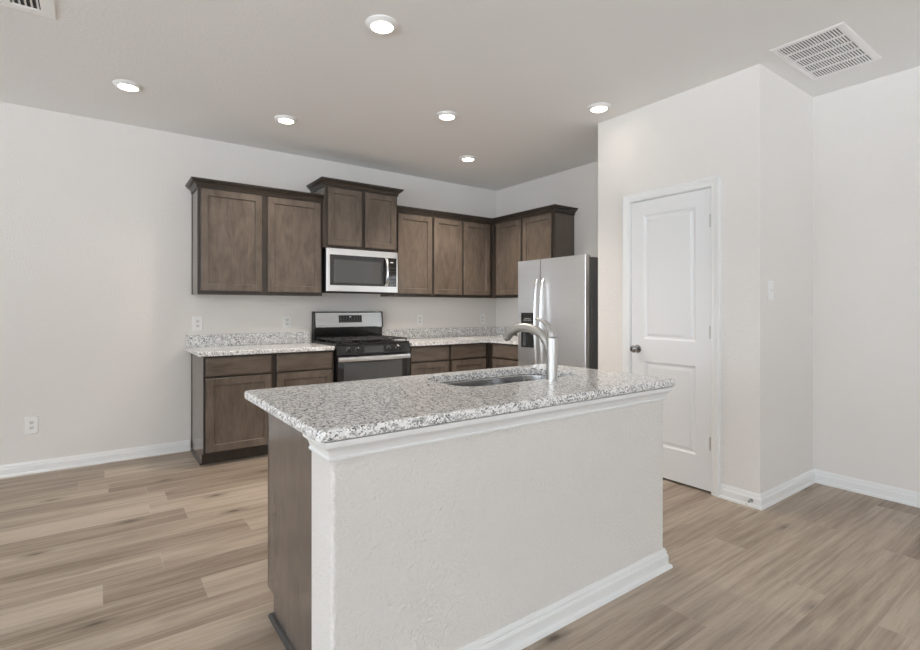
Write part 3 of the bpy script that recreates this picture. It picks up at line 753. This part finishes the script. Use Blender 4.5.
# faucet
FXc, FYc = 1.708, 1.628
o = (FXc, FYc, CT)
r = thing('kitchen_faucet', 'brushed nickel single-lever arched faucet standing on the island countertop', 'faucet', o)
mb = MB().lathe([(0.0285, 0), (0.0285, 0.003), (0.0262, 0.004), (0.0258, 0.012), (0.0262, 0.080), (0.0258, 0.175), (0.0262, 0.180), (0.0262, 0.196), (0.0245, 0.199), (0.004, 0.199)], (FXc, FYc, CT), 'z', 36)
mb.build('body', M['nickel'], r, o)
ctl = [(1.626, 0.945), (1.632, 1.000), (1.650, 1.060), (1.690, 1.106), (1.735, 1.126), (1.785, 1.137), (1.835, 1.137), (1.880, 1.126), (1.915, 1.108), (1.945, 1.082)]
def smooth(pts, n=4):
    P = [Vector(p) for p in pts]; out = []
    for i in range(len(P)-1):
        p0, p1, p2, p3 = P[max(i-1, 0)], P[i], P[i+1], P[min(i+2, len(P)-1)]
        for k_ in range(n):
            t_ = k_/n
            out.append(0.5*((2*p1)+(-p0+p2)*t_+(2*p0-5*p1+4*p2-p3)*t_*t_+(-p0+3*p1-3*p2+p3)*t_**3))
    out.append(P[-1]); return out
sp = smooth([(FXc, y, z) for y, z in ctl])
rad = [0.0235-0.0025*min(1, i/14)+0.0015*max(0, (i-24)/12) for i in range(len(sp))]
s_ = MB().tube(sp, rad, 18, up=(1, 0, 0)).build('spout', M['nickel'], r, o, angle=50)
tip = sp[-1]; dr_ = (sp[-1]-sp[-2]).normalized()
MB().tube([tip-dr_*0.002, tip+dr_*0.006], [0.0185, 0.0185], 16, up=(1, 0, 0)).build('spray_face', M['darkgap'], s_, o)
MB().box(FXc-0.006, FXc+0.006, 1.868, 1.900, 1.096, 1.104, 0.003).build('spray_button', M['blackplastic'], s_, o)
lv = smooth([(FXc, FYc, CT+0.200), (FXc, FYc+0.004, CT+0.222), (FXc, FYc+0.018, CT+0.247), (FXc, FYc+0.045, CT+0.268), (FXc, FYc+0.078, CT+0.280), (FXc, FYc+0.105, CT+0.285)])
nl = len(lv)
ra = [0.0245*(1-i/(nl-1))**1.6+0.0050 for i in range(nl)]; rb = [0.0245-0.0165*(i/(nl-1)) for i in range(nl)]
MB().tube(lv, ra, 18, up=(1, 0, 0), flat=[q/p_ for p_, q in zip(ra, rb)]).build('lever', M['nickel'], r, o, angle=50)

# ------------------------------------------------------------------ recessed ceiling lights
def beam(loc, watts):      # the downward beam of one ceiling light
    l = bpy.data.lights.new('lamp_beam', 'SPOT'); l.energy = watts*K_SPOT; l.color = (1.0, 0.90, 0.79)
    l.spot_size = math.radians(128); l.spot_blend = 0.85; l.shadow_soft_size = 0.055
    o = bpy.data.objects.new('lamp_beam', l); COL.objects.link(o); o.location = (loc[0], loc[1], RZ-0.030)
def lamp(loc, label):
    r = thing('ceiling_light', label, 'ceiling light', loc, 0, 'round recessed ceiling lights')
    MB().lathe([(0.086, -0.0005), (0.086, -0.004), (0.080, -0.009), (0.066, -0.019), (0.060, -0.020), (0.057, -0.016), (0.057, -0.0005)], (0, 0, 0), 'z', 48).build('trim_ring', M['white'], r)
    MB().lathe([(0.0565, -0.010), (0.0565, -0.0165), (0.050, -0.0190), (0.03, -0.0200), (0.004, -0.0204)], (0, 0, 0), 'z', 40).build('lens', M['lamp'], r)
    return r
LP = [((1.222, 2.389), 'round ceiling light over the near end of the island, largest of the six'),
      ((0.170, 4.045), 'round ceiling light farthest left, above the bare floor beside the cabinets'),
      ((1.216, 4.030), 'round ceiling light in front of the two-door cabinet left of the microwave'),
      ((2.206, 3.213), 'round ceiling light over the middle of the kitchen, between island and microwave'),
      ((3.003, 4.004), 'round ceiling light nearest the kitchen corner, smallest of the six'),
      ((3.038, 2.419), 'round ceiling light beside the pantry door wall')]
l0 = lamp((LP[0][0][0], LP[0][0][1], RZ), LP[0][1])
for (x, y), lab in LP[1:]: dup(l0, (x, y, RZ), lab)
for (xy, lab), watts in zip(LP, (1.5, 4, 23, 50, 54, 0.8)): beam(xy, watts)

# ------------------------------------------------------------------ ceiling grilles
VX0, VX1, VY0, VY1 = 3.175, 3.822, 0.945, 1.305
o = ((VX0+VX1)/2, (VY0+VY1)/2, RZ)
r = thing('return_air_grille', 'large white return air grille in the ceiling beside the pantry corner', 'vent', o)
mb = MB(); e = 0.030
zf = RZ-0.007
def fring(X0_, X1_, Y0_, Y1_, e):
    outer_ = [(0, RZ-0.0005), (0, RZ-0.003), (0.008, zf), (e, zf), (e, RZ-0.001)]
    mb.loops([[(X0_+i, Y0_+i, z), (X1_-i, Y0_+i, z), (X1_-i, Y1_-i, z), (X0_+i, Y1_-i, z)] for i, z in outer_], False, False)
fring(VX0, VX1, VY0, VY1, e)
mb.build('frame', M['grille'], r, o)
mb = MB(); n5 = 5; xi0, xi1, yi0, yi1 = VX0+e, VX1-e, VY0+e*0.7, VY1-e*0.7
pw = (xi1-xi0)/n5
for i in range(1, n5): mb.box(xi0+i*pw-0.009, xi0+i*pw+0.009, VY0+e, VY1-e, RZ-0.006, RZ-0.0015)
mb.build('cross_bars', M['grille'], r, o)
mb = MB(); nf = 21
yi0, yi1 = VY0+e, VY1-e
for k_ in range(nf):
    y = yi0+(yi1-yi0)*(k_+0.5)/nf
    # slanted fin
    mb.extrude_x([(y-0.0062, RZ-0.0058), (y-0.0010, RZ-0.0064), (y+0.0056, RZ-0.0030), (y+0.0050, RZ-0.0014)], xi0, xi1)
mb.build('fins', M['grille'], r, o)
MB().box(VX0+e-0.002, VX1-e+0.002, VY0+e-0.002, VY1-e+0.002, RZ-0.0010, RZ-0.0004).build('duct_shade_sheet', M['slot'], r, o, label='black sheet for the shaded duct behind the fins')  # flat black sheet, the shade inside the duct put into its colour

GX0, GX1, GY0, GY1 = -0.560, -0.168, 2.995, 3.345
o = ((GX0+GX1)/2, (GY0+GY1)/2, RZ)
r = thing('supply_air_register', 'white air register in the ceiling cut off at the top left corner', 'vent', o)
mb = MB(); fring(GX0, GX1, GY0, GY1, 0.060); mb.build('frame', M['grille'], r, o)
mb = MB()
mx_ = (GX0+GX1)/2
mb.box(mx_-0.02, mx_+0.02, GY0+0.060, GY1-0.060, RZ-0.007, RZ-0.0015)
nf = 5
for sx0, sx1 in ((GX0+0.058, mx_-0.02), (mx_+0.02, GX1-0.058)):
    for k_ in range(nf):
        x = sx0+(sx1-sx0)*(k_+0.5)/nf
        vs = [mb.bm.verts.new((x+dx, yy, RZ-dz)) for yy in (GY0+0.060, GY1-0.060) for dx, dz in ((-0.0042, 0.0062), (-0.0026, 0.0062), (0.0038, 0.0012), (0.0022, 0.0012))]
        for q in ((0, 1, 2, 3), (7, 6, 5, 4), (0, 4, 5, 1), (1, 5, 6, 2), (2, 6, 7, 3), (3, 7, 4, 0)): mb.bm.faces.new([vs[i] for i in q])
mb.build('fins', M['grille'], r, o)
MB().box(GX0+0.05, GX1-0.05, GY0+0.05, GY1-0.05, RZ-0.0010, RZ-0.0004).build('duct_shade_sheet', M['slot'], r, o, label='black sheet for the shaded duct behind the fins')  # thin black sheet painted as the shaded depth of the register

# ------------------------------------------------------------------ outlets, switch, door stop
def plate(parent, h=0.128, wd=0.079):
    MB().rings(-wd/2, wd/2, -h/2, h/2, [(0, -0.0005), (0, -0.003), (0.004, -0.006), (0.006, -0.0065)]).build('cover_plate', M['white'], parent, angle=60)
def outlet(loc, label):
    r = thing('wall_outlet', label, 'outlet', loc, 0, 'white wall outlets')
    plate(r)
    for dz in (0.020, -0.020):
        ov = [(0.0165*math.cos(a)*1.0, max(-0.0125, min(0.0125, 0.0165*math.sin(a)))) for a in [2*PI*k_/24 for k_ in range(24)]]
        mb = MB(); mb.loops([[(x, -0.0060, z+dz) for x, z in ov], [(x, -0.0078, z+dz) for x, z in ov], [(x*0.92, -0.0084, z*0.92+dz) for x, z in ov]])
        s = mb.build('socket', M['socket'], r)
        mb = MB(); mb.box(-0.0075, -0.0050, -0.0088, -0.0080, dz-0.001, dz+0.008); mb.box(0.0050, 0.0075, -0.0088, -0.0080, dz, dz+0.007)
        mb.lathe([(0.0028, -0.0080), (0.0028, -0.0088)], (0, 0, dz-0.0065), 'y', 10)
        mb.build('slots', M['slot'], s)
    MB().lathe([(0.003, -0.0062), (0.003, -0.0073), (0.0005, -0.0076)], (0, 0, 0), 'y', 12).build('screw', M['white'], r)
    return r
o0 = outlet((-0.396, RY1, 0.361), 'white wall outlet low on the bare back wall near the baseboard')
dup(o0, (0.716, RY1, 1.101), 'white wall outlet above the outer end of the left counter')
dup(o0, (1.494, RY1, 1.104), 'white wall outlet above the left counter close to the stove')
dup(o0, (2.993, RY1, 1.104), 'white wall outlet above the right counter just right of the stove')
dup(o0, (3.911, RY1, 1.102), 'white wall outlet above the right counter next to the room corner')
sw = thing('light_switch', 'white toggle light switch on the pantry front wall', 'light switch', (3.443, PY0, 1.347))
plate(sw, 0.120)
MB().box(-0.006, 0.006, -0.0072, -0.006, -0.012, 0.012).build('toggle_slot', M['socket'], sw)
mb = MB(); mb.extrude_x([(-0.007, -0.006), (-0.020, 0.004), (-0.020, 0.009), (-0.007, 0.006)], -0.004, 0.004); mb.build('toggle', M['white'], sw)

ds = thing('door_stop', 'small spring door stop screwed to the baseboard at the pantry corner', 'door stop', (PX-0.0145, 1.452, 0.042))
mb = MB().lathe([(0.011, 0.0), (0.011, -0.004), (0.007, -0.008)], (0, 0, 0), 'x', 16); mb.build('mount', M['darknickel'], ds)
co = [(-0.006-0.052*i/120, 0.0055*math.cos(2*PI*i/10), 0.0055*math.sin(2*PI*i/10)) for i in range(121)]
MB().tube(co, 0.0016, 6, up=(1, 0, 0)).build('spring', M['darknickel'], ds)
MB().lathe([(0.007, -0.056), (0.0085, -0.060), (0.0085, -0.070), (0.006, -0.074), (0.001, -0.074)], (0, 0, 0), 'x', 16).build('bumper', M['white'], ds, label='white rubber tip')
